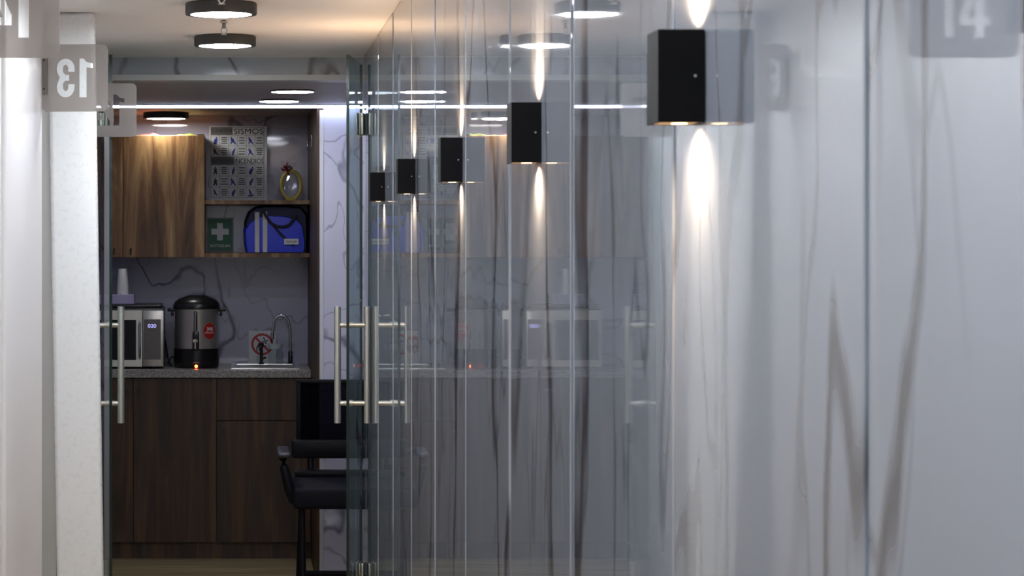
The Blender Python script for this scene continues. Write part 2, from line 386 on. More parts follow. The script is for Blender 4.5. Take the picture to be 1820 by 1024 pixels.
B(-1.38, 1.28, YW-0.04, YW-0.022, HC+0.562, HC+0.570).build('diffuser', 'strip_on', strip)
B(-1.38, 1.28, YW-0.085, YW-0.001, HC+0.5703, HC+0.5728).build('light_shield', 'trim_grey', strip)  # added plate that keeps the strip's light off the ceiling

# ================================================================== LIGHTS OF THE PLACE
def ceiling_light(x, y, zc, R, h, em, label, group):
    t = thing('ceiling_light', label, 'ceiling light', (x, y, zc-h), group)
    MB().lathe([(R*0.97, h), (R, h*0.9), (R, 0.004), (R*0.985, 0.0), (R*0.86, 0.0), (R*0.845, 0.003), (R*0.84, 0.006), (0.004, 0.006)], (x, y, zc-h)).build('housing', 'housing', t, True)
    MB().lathe([(0.004, 0.0055), (R*0.835, 0.0055), (R*0.835, 0.001), (0.7*R, -0.001), (0.004, -0.002)], (x, y, zc-h)).build('diffuser', em, t, True)
    return t
G1 = 'round black ceiling lights along the corridor'
l1 = ceiling_light(wx(393, 6.39), 6.39, ZC, 0.102, 0.034, 'lamp_on', 'round black surface ceiling light, the nearer of the two in view', G1)
l2 = ceiling_light(wx(400, 7.44), 7.44, ZC, 0.102, 0.034, 'lamp_on', 'round black surface ceiling light close to the marble beam', G1)
for y in (5.34, 4.29, 3.24, 2.19, 1.14, 0.09, -0.96, -2.0):
    dup(l1, (-0.054, y, ZC-0.034), 'round black surface ceiling light above the frame, seen only reflected')
def downlight(x, y, label):
    R = 0.085
    t = thing('recessed_downlight', label, 'ceiling light', (x, y, ZK-0.007), 'flush downlights in the kitchen ceiling')
    MB().lathe([(R*1.03, 0.007), (R*1.03, 0.001), (R*1.0, 0.0), (R*0.97, 0.002), (0.004, 0.002)], (x, y, ZK-0.007)).build('rim', 'housing', t, True)
    MB().lathe([(0.004, 0.0018), (R*0.965, 0.0018), (R*0.96, 0.0), (0.004, -0.0015)], (x, y, ZK-0.007)).build('diffuser', 'klamp_on', t, True)
downlight(wx(520, 8.81), 8.81, 'flush round kitchen downlight, the one nearer the glass door')
downlight(wx(496, 9.43), 9.43, 'flush round kitchen downlight nearer the led strip')
ceiling_light(wx(295, 10.88), 10.88, HC+0.60, 0.11, 0.03, 'alamp_on', 'round black ceiling light above the walnut wall cabinet', 'kitchen ceiling lights')
# sprinklers between the lights
def sprinkler(px, py, y, label):
    x = wx(px, y); zb = wz(py, y)
    t = thing('ceiling_sprinkler', label, 'sprinkler', (x, y, zb), 'sprinkler heads on the corridor ceiling')
    MB().cyl((x, y, zb+0.02), (x, y, ZC), 0.006).build('pipe', 'grey_ink', t, True)
    MB().lathe([(0.012, 0), (0.012, 0.004), (0.006, 0.006)], (x, y, ZC-0.008), 20).build('collar', 'steel', t, True)
    MB().tube([(x-0.004, y, zb+0.024), (x-0.010, y, zb+0.014), (x-0.003, y, zb+0.003)], 0.0022, 8).tube([(x+0.004, y, zb+0.024), (x+0.010, y, zb+0.014), (x+0.003, y, zb+0.003)], 0.0022, 8).build('yoke', 'screw', t, True)
    MB().lathe([(0.009, 0), (0.009, 0.002), (0.003, 0.004)], (x, y, zb), 20).build('deflector', 'screw', t, True)
sprinkler(394, 8, 5.85, 'small metal sprinkler head in front of the nearer round ceiling light')
sprinkler(398, 62, 6.90, 'small metal sprinkler head between the two round corridor lights')

# wall sconces
def sconce(y0, label, first=None):
    z0, z1 = HC+0.111, HC+0.2013; d = 0.045; W = 0.060
    x1 = XR-0.0005; x0 = x1-d; yc = y0+W/2; xc = (x0+x1)/2
    t = thing('wall_sconce', label, 'wall lamp', (xc, yc, z0), 'black box sconces along the marble wall')
    th = 0.003; bm = MB()
    bm.box(x0, x0+th, y0, y0+W, z0, z1); bm.box(x1-th, x1, y0, y0+W, z0, z1)
    bm.box(x0+th, x1-th, y0, y0+th, z0, z1); bm.box(x0+th, x1-th, y0+W-th, y0+W, z0, z1)
    bm.build('body', 'black', t)
    for zz, sgn in ((z0+0.0006, -1), (z1-0.0006, 1)):
        p = B(x0+th, x1-th, y0+th, y0+W-th, min(zz, zz+0.002*-sgn), max(zz, zz+0.002*-sgn)).build('diffuser_plate', 'warm_plate', t)
        MB().cyl((xc+0.004, yc, zz), (xc+0.004, yc, zz+0.0006*sgn), 0.008).build('lens', 'warm_on', p, True)
        ld = bpy.data.lights.new('beam', 'SPOT'); ld.energy = SPOT*(1.0 if sgn < 0 else 1.5); ld.color = (1.0, 0.71, 0.45); ld.spot_size = math.radians(164); ld.spot_blend = 0.75; ld.shadow_soft_size = 0.006
        lo = bpy.data.objects.new('beam', ld); COL.objects.link(lo); lo.parent = t
        lo.location = Vector((xc+0.004, yc, zz+0.0022*sgn)) - t.location
        lo.rotation_euler = (0, 0, 0) if sgn < 0 else (math.pi, 0, 0)
    MB().cyl((x1-0.009, y0, (z0+z1)/2), (x1-0.009, y0-0.001, (z0+z1)/2), 0.0014, seg=10).build('screw', 'screw', t)
    return t
for px, lab in ((1253, 'large looking black box sconce, nearest the camera on the marble wall'),
                (963, 'black box wall sconce, second nearest, tile joint just past it'),
                (823, 'black box wall sconce, third in the row of five'),
                (738, 'black box wall sconce, fourth in the row, next to the farthest'),
                (684, 'small looking black box sconce, farthest, beside the glass door')):
    sconce((XR)*F/(px-VX), lab)

# ================================================================== GLASS DOORS
def leaf(name, free, hinge, side, label):
    fx, fy = free; hx, hy = hinge; d = Vector((hx-fx, hy-fy, 0)); L = d.length; d.normalize()
    nrm = Vector((-d.y, d.x, 0)); z0, z1 = 0.012, wz(97, 7.70); th = 0.005
    t = struct(bpy.data.objects.new(name, None), label); COL.objects.link(t); t.location = (hx, hy, 0)
    def slab(a, b, za, zb, h, nm, mt, par):
        P = [Vector((fx, fy, 0))+d*a+nrm*h, Vector((fx, fy, 0))+d*b+nrm*h, Vector((fx, fy, 0))+d*b-nrm*h, Vector((fx, fy, 0))+d*a-nrm*h]
        m = MB(); v = [m.bm.verts.new((p.x, p.y, za)) for p in P]+[m.bm.verts.new((p.x, p.y, zb)) for p in P]
        for f in ((0, 1, 2, 3), (4, 7, 6, 5), (0, 4, 5, 1), (1, 5, 6, 2), (2, 6, 7, 3), (3, 7, 4, 0)): m.bm.faces.new([v[k] for k in f])
        return m.build(nm, mt, par)
    slab(0.003, L, z0, z1, th, 'pane', 'glass', t)
    slab(0, 0.003, z0, z1, th, 'glass_edge', 'glass_edge', t)
    slab(L, L+0.002, z0, z1, th, 'glass_edge', 'glass_edge', t)
    return t, d, nrm, L
HBAR = 0.0118
def handle(t, ya, xi, xo, gx):
    z0, z1 = wz(752, ya), wz(545, ya)
    h = MB().cyl((xi, ya, z0), (xi, ya, z1), HBAR).build('pull_handle', 'steel', t, True)
    MB().cyl((xo, ya, z0), (xo, ya, z1), HBAR).build('bar', 'steel', h, True)
    for py in (578, 717):
        z = wz(py, ya); m = MB().cyl((xi, ya, z), (xo, ya, z), 0.0085)
        m.cyl((gx-0.009, ya, z), (gx+0.009, ya, z), 0.0115)
        m.build('standoff', 'steel', h, True)
def hinge(t, d, nrm, L, free, z0, z1, wallx):
    p = Vector((free[0], free[1], 0))+d*(L-0.03)
    hg = MB()
    for s in (-1, 1):
        c = p + nrm*(0.005+0.005)*s
        hg.box(-0.026, 0.026, -0.004, 0.004, z0, z1, bev=0.002, mat=Matrix.Translation((c.x, c.y, 0)) @ Matrix.Rotation(math.atan2(d.y, d.x), 4, 'Z'))
    g = hg.build('hinge', 'steel', t, True)
    q = Vector((free[0], free[1], 0))+d*(L+0.008)
    MB().cyl((q.x, q.y, z0), (q.x, q.y, z1), 0.008).build('hinge_pin', 'steel', g, True)
    MB().box(min(q.x, wallx), max(q.x, wallx), q.y-0.004, q.y+0.004, z0, z1).build('wall_plate', 'steel', g)
    for zz in (z0+0.012, z1-0.012):
        MB().cyl((p.x, p.y-0.012, zz), (p.x-nrm.x*0, p.y-0.012, zz+0.001), 0.004).build('screw', 'chrome', g)
fr = (0.366, 7.70); hr = (0.436, 8.16)
dr, d_, n_, L_ = leaf('door_1', fr, hr, 1, 'open clear glass door leaf with steel handles by the polished wall')
handle(dr, 7.77, 0.334, 0.436, 0.377)
hinge(dr, d_, n_, L_, fr, wz(240, 8.13), wz(201, 8.13), XR)
hinge(dr, d_, n_, L_, fr, wz(1024, 8.13), wz(1000, 8.13), XR)
fl_ = (-0.445, 7.70); hl = (-0.502, 8.16)
dl, d_, n_, L_ = leaf('door_2', fl_, hl, -1, 'open clear glass door leaf beside the white pilaster')
handle(dl, 7.77, -0.414, -0.500, -0.454)
hinge(dl, d_, n_, L_, fl_, wz(240, 8.13), wz(201, 8.13), -0.535)
hinge(dl, d_, n_, L_, fl_, wz(1024, 8.13), wz(1000, 8.13), -0.535)

# ================================================================== NUMBER FLAGS ON THE LEFT
def arc(cx, cy, rx, ry, a0, a1, n=12):
    return [(cx+rx*math.cos(math.radians(a0+(a1-a0)*i/n)), cy+ry*math.sin(math.radians(a0+(a1-a0)*i/n))) for i in range(n+1)]
DIGIT = {
    '1': ([(.20, 0), (.40, 0), (.40, 1), (.28, 1), (.20, .91), (.02, .87), (.02, .75), (.20, .77)], None),
    '2': ([(0, .66)] + arc(.25, .74, .25, .26, 180, -25) + [(.22, .17), (.5, .17), (.5, 0), (0, 0), (0, .15), (.27, .55), (.32, .66)] + arc(.25, .74, .07, .10, 0, 180) + [(.18, .66)], None),
    '3': ([(0, .66)] + arc(.25, .74, .25, .26, 180, -30) + [(.42, .515)] + arc(.25, .27, .25, .27, 35, -180) + [(0, .34), (.18, .34)] + arc(.25, .27, .07, .10, 180, 360) + [(.32, .36), (.26, .43), (.15, .43), (.15, .58), (.25, .58), (.32, .65)] + arc(.25, .74, .07, .10, 0, 180) + [(.18, .66)], None),
    '4': ([(.28, 0), (.45, 0), (.45, .22), (.53, .22), (.53, .37), (.45, .37), (.45, 1), (.27, 1), (0, .40), (0, .22), (.28, .22)], [(.28, .37), (.17, .37), (.28, .66)]),
}
def flag(num, y, xl, label, rot):
    S = 0.180; zb = HC+0.335; zt = zb+S
    t = thing('number_sign', label, 'sign', (xl, y, zb), 'frosted room number flags')
    pl = B(0, S, -0.002, 0.002, 0, S)
    bmesh.ops.bevel(pl.bm, geom=[e for e in pl.bm.edges if abs(e.verts[0].co.y-e.verts[1].co.y) > 0.003], offset=0.016, segments=6, affect='EDGES', profile=0.5)
    po = pl.build('plate', 'acrylic', t)
    po.location = (S/2, 0, 0)
    # digits are clear windows in the frosted plate, seen from behind (mirrored)
    polys, holes = [], []
    for k, c in enumerate(num):
        ol, hl_ = DIGIT[c]
        f = lambda p: (0.052-((k*0.53+p[0])*0.098), 0.038+p[1]*0.104)
        polys.append([f(p) for p in ol])
        if hl_: holes.append([f(p) for p in hl_])
    outer = []
    for cx_, cz_, a0 in ((S/2-0.016, S-0.016, 0), (-S/2+0.016, S-0.016, 90), (-S/2+0.016, 0.016, 180), (S/2-0.016, 0.016, 270)):
        for q in range(7):
            t_ = math.radians(a0+15*q); outer.append((cx_+0.016*math.cos(t_), cz_+0.016*math.sin(t_)))
    def slab2d(loops, h, nm, mt, par):
        m = MB(); flat = [p for lp in loops for p in lp]
        fr_ = [m.bm.verts.new((p[0], -h, p[1])) for p in flat]; bk_ = [m.bm.verts.new((p[0], h, p[1])) for p in flat]
        for tri in tessellate_polygon([[Vector((p[0], p[1], 0)) for p in lp] for lp in loops]):
            m.bm.faces.new([fr_[i] for i in tri]); m.bm.faces.new([bk_[i] for i in reversed(tri)])
        n0 = 0
        for lp in loops:
            n_l = len(lp)
            for i in range(n_l):
                j = (i+1) % n_l; m.bm.faces.new((fr_[n0+i], fr_[n0+j], bk_[n0+j], bk_[n0+i]))
            n0 += n_l
        me = bpy.data.meshes.new(nm); bmesh.ops.recalc_face_normals(m.bm, faces=m.bm.faces); m.bm.to_mesh(me); m.bm.free(); me.materials.append(M[mt])
        ob = bpy.data.objects.new(nm, me); COL.objects.link(ob); ob.parent = par; return ob
    bpy.data.objects.remove(po)
    po = slab2d([outer]+polys, 0.002, 'plate', 'acrylic', t); po.location = (S/2, 0, 0)
    for h_ in holes: slab2d([h_], 0.002, 'digit_island', 'acrylic', po)
    for k, p_ in enumerate(polys):
        slab2d([p_] + ([holes[0]] if num[k] == '4' else []), 0.0006, 'digit', 'acrylic_clear', po)
    br = B(-0.012, 0.018, -0.006, -0.002, 0.045, 0.148, bev=0.003).build('bracket', 'acrylic', t)
    br.location = (0.003, -0.004, 0.045)
    for zz in (0.058, 0.135):
        s_ = MB().cyl((0, 0, 0), (0, -0.0015, 0), 0.0028, seg=12).build('screw', 'ink', br); s_.location = (0.005, -0.0022, zz-0.045)
    t.rotation_euler = (0, 0, rot)
    return t
flag('14', 4.21, -0.519, 'frosted flag sign with mirrored 14, cut by the top left corner', math.radians(2))
flag('13', 6.03, -0.534, 'frosted flag sign with mirrored 13 on the white panel', math.radians(-6))
flag('12', 7.55, -0.530, 'frosted flag sign with mirrored 12 half behind the white pilaster', math.radians(0))

# ================================================================== KITCHEN FURNITURE
def door_part(parent, x0, x1, z0, z1, y, mat, knob=None, name='door'):
    d = B(x0+0.0015, x1-0.0015, y, y+0.018, z0+0.0015, z1-0.0015, bev=0.0012, seg=1).build(name, mat, parent)
    if knob:
        kx, kz = knob
        MB().cyl((kx, y, kz), (kx, y-0.016, kz), 0.005).cyl((kx, y-0.012, kz), (kx, y-0.022, kz), 0.0095).build('knob', 'black_plastic', d, True)
    return d
zt = 0.862; zk_ = wz(965, YF)
def xf(p): return wx(p, YF)
c1 = thing('base_cabinet', 'walnut base cabinet with two tall doors under the microwave', 'cabinet', (xf(237), YF+0.2, 0))
x0, x1 = xf(90), xf(385)
B(x0, x1, YF+0.019, YB-0.001, zk_, zt).build('carcass', 'walnut_shaded', c1)
B(x0, x1, YF+0.030, YF+0.048, 0, zk_).build('toe_kick', 'walnut_shaded', c1)
door_part(c1, x0, xf(237), zk_, zt, YF, 'walnut_shaded', (xf(226), wz(695, YF)))
door_part(c1, xf(237), x1, zk_, zt, YF, 'walnut_shaded', (xf(247), wz(695, YF)))
c2 = thing('base_cabinet', 'walnut base cabinet with top drawer, beneath the sink', 'cabinet', (xf(470), YF+0.2, 0))
x0, x1 = xf(385), XA-0.001
B(x0, x1, YF+0.019, YB-0.001, zk_, zt).build('carcass', 'walnut_shaded', c2)
B(x0, x1, YF+0.030, YF+0.048, 0, zk_).build('toe_kick', 'walnut_shaded', c2)
door_part(c2, x0, x1, wz(748, YF), zt, YF, 'walnut_shaded', None, 'drawer_front')
door_part(c2, x0, x1, zk_, wz(748, YF), YF, 'walnut_shaded', (xf(397), wz(767, YF)))
wt = B(xf(90), XA-0.001, YF-0.02, YB, zt, 0.90, bev=0.003).build('worktop', 'granite')
tag(wt, 'speckled grey stone worktop running over the base cabinets', 'worktop')

YU = 10.86
def xu(p): return wx(p, YU)
def zu(p): return wz(p, YU)
u1 = thing('wall_cabinet', 'walnut wall cabinet with two doors beneath the round light', 'cabinet', (xu(217), YU+0.15, zu(458)))
B(xu(72), xu(364), YU+0.019, YB, zu(458), zu(241)).build('carcass', 'walnut', u1)
def bar_pull(parent, px, py):
    d = parent
    MB().tube([(xu(px), YU, zu(py-4)), (xu(px), YU-0.02, zu(py-4)), (xu(px), YU-0.02, zu(py+6)), (xu(px), YU, zu(py+6))], 0.004, 8).build('handle', 'black_plastic', d, True)
da = door_part(u1, xu(72), xu(218.5), zu(458), zu(240), YU, 'walnut'); bar_pull(da, 203, 446)
db = door_part(u1, xu(218.5), xu(364), zu(458), zu(240), YU, 'walnut'); bar_pull(db, 233, 446)
sh = thing('open_shelf', 'walnut open shelves between wall cabinet and wooden side panel', 'shelf', (xu(458), YU+0.15, zu(457)))
B(xu(364)+0.001, XA-0.001, YU+0.01, YB, zu(363), zu(356)).build('shelf_board', 'walnut', sh)
B(xu(364)+0.001, XA-0.001, YU+0.01, YB, zu(457.5), zu(450)).build('shelf_board', 'walnut', sh)
ZS1, ZS2 = zu(356), zu(450)
# packets on top of the wall cabinet
def packet(pxa, pxb, py, mat, label):
    a, b = xu(pxa), xu(pxb); z = zu(241); h = zu(py)-z; m = MB(); N = 12; K = 6
    rows = []
    for i in range(N+1):
        u = i/N; r = []
        for k in range(K+1):
            v = k/K; hh = h*(math.sin(math.pi*u)**0.5)*(math.sin(math.pi*v)**0.5)*(0.8+0.2*math.sin(9*u+3*v))+0.001
            r.append((a+(b-a)*u, YU+0.03+0.10*v, z+hh))
        rows.append(r)
    top = [[m.bm.verts.new(p) for p in r] for r in rows]; bot = [[m.bm.verts.new((p[0], p[1], z+0.0002)) for p in r] for r in rows]
    for i in range(N):
        for k in range(K):
            m.bm.faces.new((top[i][k], top[i+1][k], top[i+1][k+1], top[i][k+1])); m.bm.faces.new((bot[i][k], bot[i][k+1], bot[i+1][k+1], bot[i+1][k]))
    for i in range(N):
        m.bm.faces.new((top[i][0], bot[i][0], bot[i+1][0], top[i+1][0])); m.bm.faces.new((top[i][K], top[i+1][K], bot[i+1][K], bot[i][K]))
    for k in range(K):
        m.bm.faces.new((top[0][k], top[0][k+1], bot[0][k+1], bot[0][k])); m.bm.faces.new((top[N][k], bot[N][k], bot[N][k+1], top[N][k+1]))
    tag(m.build('snack_packet', mat, None, True), label, 'packet', 'packets lying on the wall cabinet')
packet(248, 284, 235, 'red', 'dark red packet lying on top of the wall cabinet')
packet(312, 349, 235.5, 'green_bag', 'olive green packet lying on top of the wall cabinet')
tag(B(xu(350), xu(363), YU+0.03, YU+0.12, zu(241)+0.0002, zu(238), bev=0.003).build('small_box', 'black_plastic', None, True), 'small black box at the end of the wall cabinet top', 'box')

# ---------------------------------------------------------------- poster
YP = YB-0.012
def poster_xy(p): return wx(p, YP)
ps = thing('notice_board', 'white safety poster headed SISMOS and INCENDIOS standing on the shelf', 'poster', (wx(423, YP), YP, ZS1))
PZ0, PZ1 = ZS1+0.0005, wz(224, YP); PX0, PX1 = wx(372, YP), wx(475, YP)
B(PX0, PX1, YP, YP+0.006, PZ0, PZ1, bev=0.002).build('board', 'paper', ps)
gx0, gx1 = wx(375, YP), wx(469, YP); gz1 = wz(226.5, YP); gz0 = wz(351, YP)
rows = [226.5, 240, 259.5, 279, 293, 313, 332.5, 351]
cw = (gx1-gx0)/6
g = MB()
for r in rows: g.box(gx0, gx1, YP-0.0010, YP, wz(r, YP)-0.0008, wz(r, YP)+0.0008)
for i in range(7):
    for a, b in ((1, 3), (4, 7)):
        g.box(gx0+i*cw-0.0007, gx0+i*cw+0.0007, YP-0.0010, YP, wz(rows[b], YP), wz(rows[a], YP))
for i in (0, 6):
    g.box(gx0+i*cw-0.0009, gx0+i*cw+0.0009, YP-0.0010, YP, gz0, gz1)
g.build('printed_grid', 'ink', ps)
B(gx0, gx0+2.45*cw, YP-0.0006, YP, wz(240, YP), gz1).build('header_band', 'grey_ink', ps); B(gx0, gx0+2.6*cw, YP-0.0006, YP, wz(293, YP), wz(279, YP)).build('header_band', 'grey_ink', ps)
print_text('SISMOS', gx0+2.6*cw, gx1-0.003, wz(238.2, YP), wz(228.5, YP), YP, 'ink', 'lettering', ps, 0.0)
print_text('INCENDIOS', gx0+2.7*cw, gx1-0.002, wz(291, YP), wz(281.5, YP), YP, 'ink', 'lettering', ps, 0.005)
print_text('QUE HACER EN', gx0+0.1*cw, gx0+2.35*cw, wz(237, YP), wz(230, YP), YP-0.0007, 'ink', 'lettering', ps, 0.0)
print_text('QUE HACER EN', gx0+0.1*cw, gx0+2.45*cw, wz(290, YP), wz(283, YP), YP-0.0007, 'ink', 'lettering', ps, 0.0)
def person(m, cx, zb, h, lean, wide):
    m.cyl((cx+lean*h, YP, zb+h*0.9), (cx+lean*h, YP-0.0008, zb+h*0.9), h*0.1, seg=10)
    m.prism_xz([(cx-wide*h*0.2+lean*h*0.8, zb+h*0.78), (cx+wide*h*0.2+lean*h*0.8, zb+h*0.78), (cx+wide*h*0.22, zb+h*0.35), (cx+wide*h*0.28-lean*h, zb), (cx+wide*h*0.1-lean*h, zb), (cx, zb+h*0.3), (cx-wide*h*0.12+lean*h, zb), (cx-wide*h*0.3+lean*h*0.5, zb), (cx-wide*h*0.2, zb+h*0.4)], YP-0.0008, YP)
for ri, (ra, rb) in enumerate(((1, 2), (2, 3), (4, 5), (5, 6), (6, 7))):
    for c in range(6):
        xa = gx0+c*cw; zb = wz(rows[rb], YP); hh = wz(rows[ra], YP)-zb
        if c % 2 == 0:
            m = MB()
            person(m, xa+cw*0.5, zb+hh*0.14, hh*0.68, random.choice((-0.2, 0, 0.15, 0.25)), random.uniform(0.6, 1.1))
            if ri == 4 and c == 4:
                m.prism_xz([(xa+cw*0.12, zb+hh*0.2), (xa+cw*0.9, zb+hh*0.3), (xa+cw*0.75, zb+hh*0.12), (xa+cw*0.3, zb+hh*0.08)], YP-0.0008, YP)
            m.build('pictogram', 'ink' if (c == 0 and ri > 0) else 'blue_ink', ps)
        else:
            tl = MB(); nl = random.choice((3, 4, 4))
            for k in range(nl):
                ww = random.uniform(0.55, 0.85)*cw; zc_ = zb+hh*(0.14+0.72*(k+0.5)/nl)
                tl.box(xa+cw/2-ww/2, xa+cw/2+ww/2, YP-0.0006, YP, zc_-hh*0.055, zc_+hh*0.055)
            tl.build('text_block', 'grey_ink', ps)

# ---------------------------------------------------------------- first aid sign
YG = YB-0.010
fa = thing('first_aid_sign', 'small green first aid sign with pale cross on the lower shelf', 'sign', (wx(391, YG), YG, ZS2))
sc = 1.0
B(wx(368, YG), wx(415, YG), YG, YG+0.004, ZS2+0.0005, wz(387, YG), bev=0.001).build('acrylic_holder', 'acrylic', fa)
B(wx(371, YG), wx(412, YG), YG-0.001, YG, wz(445, YG), wz(390, YG)).build('green_card', 'green', fa)
cxp = wx(391, YG); czp = wz(412, YG); a = 0.015; bq = 0.043
MB().prism_xz([(cxp-a*0.95, czp+bq), (cxp+a*0.95, czp+bq), (cxp+a*0.95, czp+a), (cxp+bq, czp+a), (cxp+bq, czp-a), (cxp+a*0.95, czp-a), (cxp+a*0.95, czp-bq), (cxp-a*0.95, czp-bq), (cxp-a*0.95, czp-a), (cxp-bq, czp-a), (cxp-bq, czp+a), (cxp-a*0.95, czp+a)], YG-0.002, YG-0.001).build('cross', 'paper', fa)
print_text('BOTIQUIN', wx(374, YG), wx(409, YG), wz(440, YG), wz(434.5, YG), YG-0.001, 'paper', 'lettering', fa, 0.01)

# ---------------------------------------------------------------- blue bag
YQ = 10.90
def bp(px, py): return (wx(px, YQ), wz(py, YQ))
bag = thing('duffel_bag', 'blue nylon bag with two white stripes on the lower shelf', 'bag', (wx(490, YQ), YQ+0.1, ZS2))
low = [bp(436, 448.6), bp(433, 430), bp(432, 408), bp(440, 395), bp(455, 385), bp(475, 381), bp(505, 382), bp(530, 388), bp(541, 400), bp(545, 425), bp(546, 440), bp(543, 448.6)]
top = [bp(433, 410), bp(434, 392), bp(440, 376), bp(452, 367), bp(470, 364), bp(510, 364), bp(538, 367), bp(548, 380), bp(549, 420), bp(548, 448.6), bp(520, 448.6), bp(500, 420), bp(450, 412)]
def puffy(poly, y0, y1, bulge, name, mat, par, rings=5):
    m = MB(); cx_ = sum(p[0] for p in poly)/len(poly); cz_ = sum(p[1] for p in poly)/len(poly); L = []
    zmin = min(p[1] for p in poly)
    for k in range(rings+1):
        t_ = k/rings; s_ = 1-(0.30*(1-math.sin(math.pi*(0.14+0.72*t_)))); yy = y0+(y1-y0)*t_
        L.append([m.bm.verts.new((cx_+(p[0]-cx_)*(0.88+0.12*math.sin(math.pi*(0.1+0.8*t_))), yy, zmin+(p[1]-zmin)*(0.93+0.07*math.sin(math.pi*(0.1+0.8*t_))))) for p in poly])
    n = len(poly)
    for A, Bq in zip(L, L[1:]):
        for i in range(n):
            j = (i+1) % n; m.bm.faces.new((A[i], A[j], Bq[j], Bq[i]))
    c0 = m.bm.verts.new((cx_, y0-bulge, cz_))
    for i in range(n): m.bm.faces.new((L[0][(i+1) % n], L[0][i], c0))
    m.bm.faces.new(L[-1])
    return m.build(name, mat, par, True)
puffy(top, YQ+0.035, YQ+0.22, 0.0, 'lid_panel', 'navy', bag)
body = puffy(low, YQ+0.012, YQ+0.20, 0.012, 'body', 'blue', bag)
for pa, pb, pt in ((453, 461, 377), (467, 475, 376)):
    m = MB(); pts = [(0.0, 448.4), (0.0, 410), (0.008, 390), (0.03, pt)]
    va, vb = [], []
    for dy, py in pts:
        va.append(m.bm.verts.new((wx(pa, YQ)+0.0, YQ-0.008+dy, wz(py, YQ)))); vb.append(m.bm.verts.new((wx(pb, YQ), YQ-0.008+dy, wz(py, YQ))))
    wa = [m.bm.verts.new(v.co+Vector((0, 0.012, 0))) for v in va]; wb = [m.bm.verts.new(v.co+Vector((0, 0.012, 0))) for v in vb]
    for i in range(3):
        m.bm.faces.new((va[i], vb[i], vb[i+1], va[i+1])); m.bm.faces.new((wa[i], wa[i+1], wb[i+1], wb[i])); m.bm.faces.new((va[i], va[i+1], wa[i+1], wa[i])); m.bm.faces.new((vb[i], wb[i], wb[i+1], vb[i+1]))
    m.bm.faces.new((va[0], wa[0], wb[0], vb[0])); m.bm.faces.new((va[3], vb[3], wb[3], wa[3]))
    m.build('stripe', 'white_strap', bag)
hp = [(467, 372), (473, 385), (482, 397), (492, 402.5), (504, 403.5), (514, 400), (521, 391), (527, 382)]
MB().tube([(wx(a, YQ), YQ-0.012, wz(b, YQ)) for a, b in hp], 0.0065, 8, flat=0.5).build('carry_handle', 'black_strap', bag, True)
MB().tube([(wx(a, YQ), YQ-0.007, wz(b, YQ)) for a, b in [(486, 401), (497, 414), (508, 425), (522, 436)]], 0.006, 8, flat=0.3).build('shoulder_strap', 'navy', bag, True)
tg = B(wx(505, YQ), wx(530.5, YQ), YQ-0.010, YQ-0.0072, wz(434.5, YQ), wz(424.5, YQ)).build('name_tag', 'white', bag)
print_text('#xxxxxxx', wx(508.5, YQ), wx(527.5, YQ), wz(431.5, YQ), wz(427.5, YQ), YQ-0.010, 'dark_red', 'lettering', tg, 0.02)

# ---------------------------------------------------------------- wrapped wreath ornament
YO = 11.02
orn = thing('gift_ornament', 'yellow oval wreath with red bow wrapped in clear cellophane', 'ornament', (wx(517, YO), YO, ZS1))
cx_, cz_ = wx(517.5, YO), wz(329, YO); ra_, rb_ = 17.5*YO/F, 25*YO/F
MB().tube([(cx_+ra_*math.cos(t), YO+0.012*math.sin(t), cz_+rb_*math.sin(t)) for t in [2*math.pi*k/32 for k in range(32)]], 0.0085, 10, closed=True).build('wreath_ring', 'gold', orn, True)
bw = MB()
bx_, bz_ = wx(509, YO), wz(301, YO)
for s_ in (-1, 1):
    bw.tube([(bx_, YO-0.01, bz_), (bx_+s_*0.014, YO-0.02, bz_+0.016), (bx_+s_*0.026, YO-0.012, bz_+0.006), (bx_+s_*0.014, YO-0.005, bz_-0.006), (bx_, YO-0.01, bz_)], 0.0055, 8)
bw.tube([(bx_, YO-0.012, bz_), (bx_+0.004, YO-0.01, bz_+0.035)], [0.007, 0.002], 8).tube([(bx_, YO-0.012, bz_), (bx_+0.012, YO-0.016, bz_-0.03)], 0.005, 8)
bw.build('bow', 'dark_red', orn, True)
cel = MB(); prof = []
random.seed(3)
def cel_ring(z, r, ry):
    return [cel.bm.verts.new((cx_+r*math.cos(2*math.pi*k/18)*(1+random.uniform(-.08, .08)), YO+ry*math.sin(2*math.pi*k/18)*(1+random.uniform(-.2, .2)), z+random.uniform(-.002, .002))) for k in range(18)]
Ls = [cel_ring(ZS1+0.0025, 0.066, 0.03), cel_ring(ZS1+0.02, 0.072, 0.034), cel_ring(cz_, 0.058, 0.03), cel_ring(cz_+0.045, 0.036, 0.022), cel_ring(bz_, 0.010, 0.010), cel_ring(bz_+0.035, 0.026, 0.016)]
for A, Bq in zip(Ls, Ls[1:]):
    for k in range(18): cel.bm.faces.new((A[k], A[(k+1) % 18], Bq[(k+1) % 18], Bq[k]))
cel.build('cellophane_wrap', 'cellophane', orn)
MB().lathe([(0.03, 0), (0.03, 0.006), (0.02, 0.01)], (cx_, YO, ZS1+0.0005), 20).build('base', 'gold', orn, True)
# hook on the wooden panel
YH = 10.55
hk = thing('wall_hook', 'small chrome hook screwed to the wooden side panel', 'hook', (XA-0.002, YH, wz(270, YH)))
MB().box(XA-0.004, XA-0.0005, YH-0.008, YH+0.008, wz(262, YH), wz(240, YH), bev=0.001).build('plate', 'chrome', hk)
MB().tube([(XA-0.004, YH, wz(248, YH)), (XA-0.018, YH, wz(250, YH)), (XA-0.020, YH, wz(266, YH)), (XA-0.010, YH, wz(270, YH))], 0.0035, 8).build('hook_arm', 'chrome', hk, True)

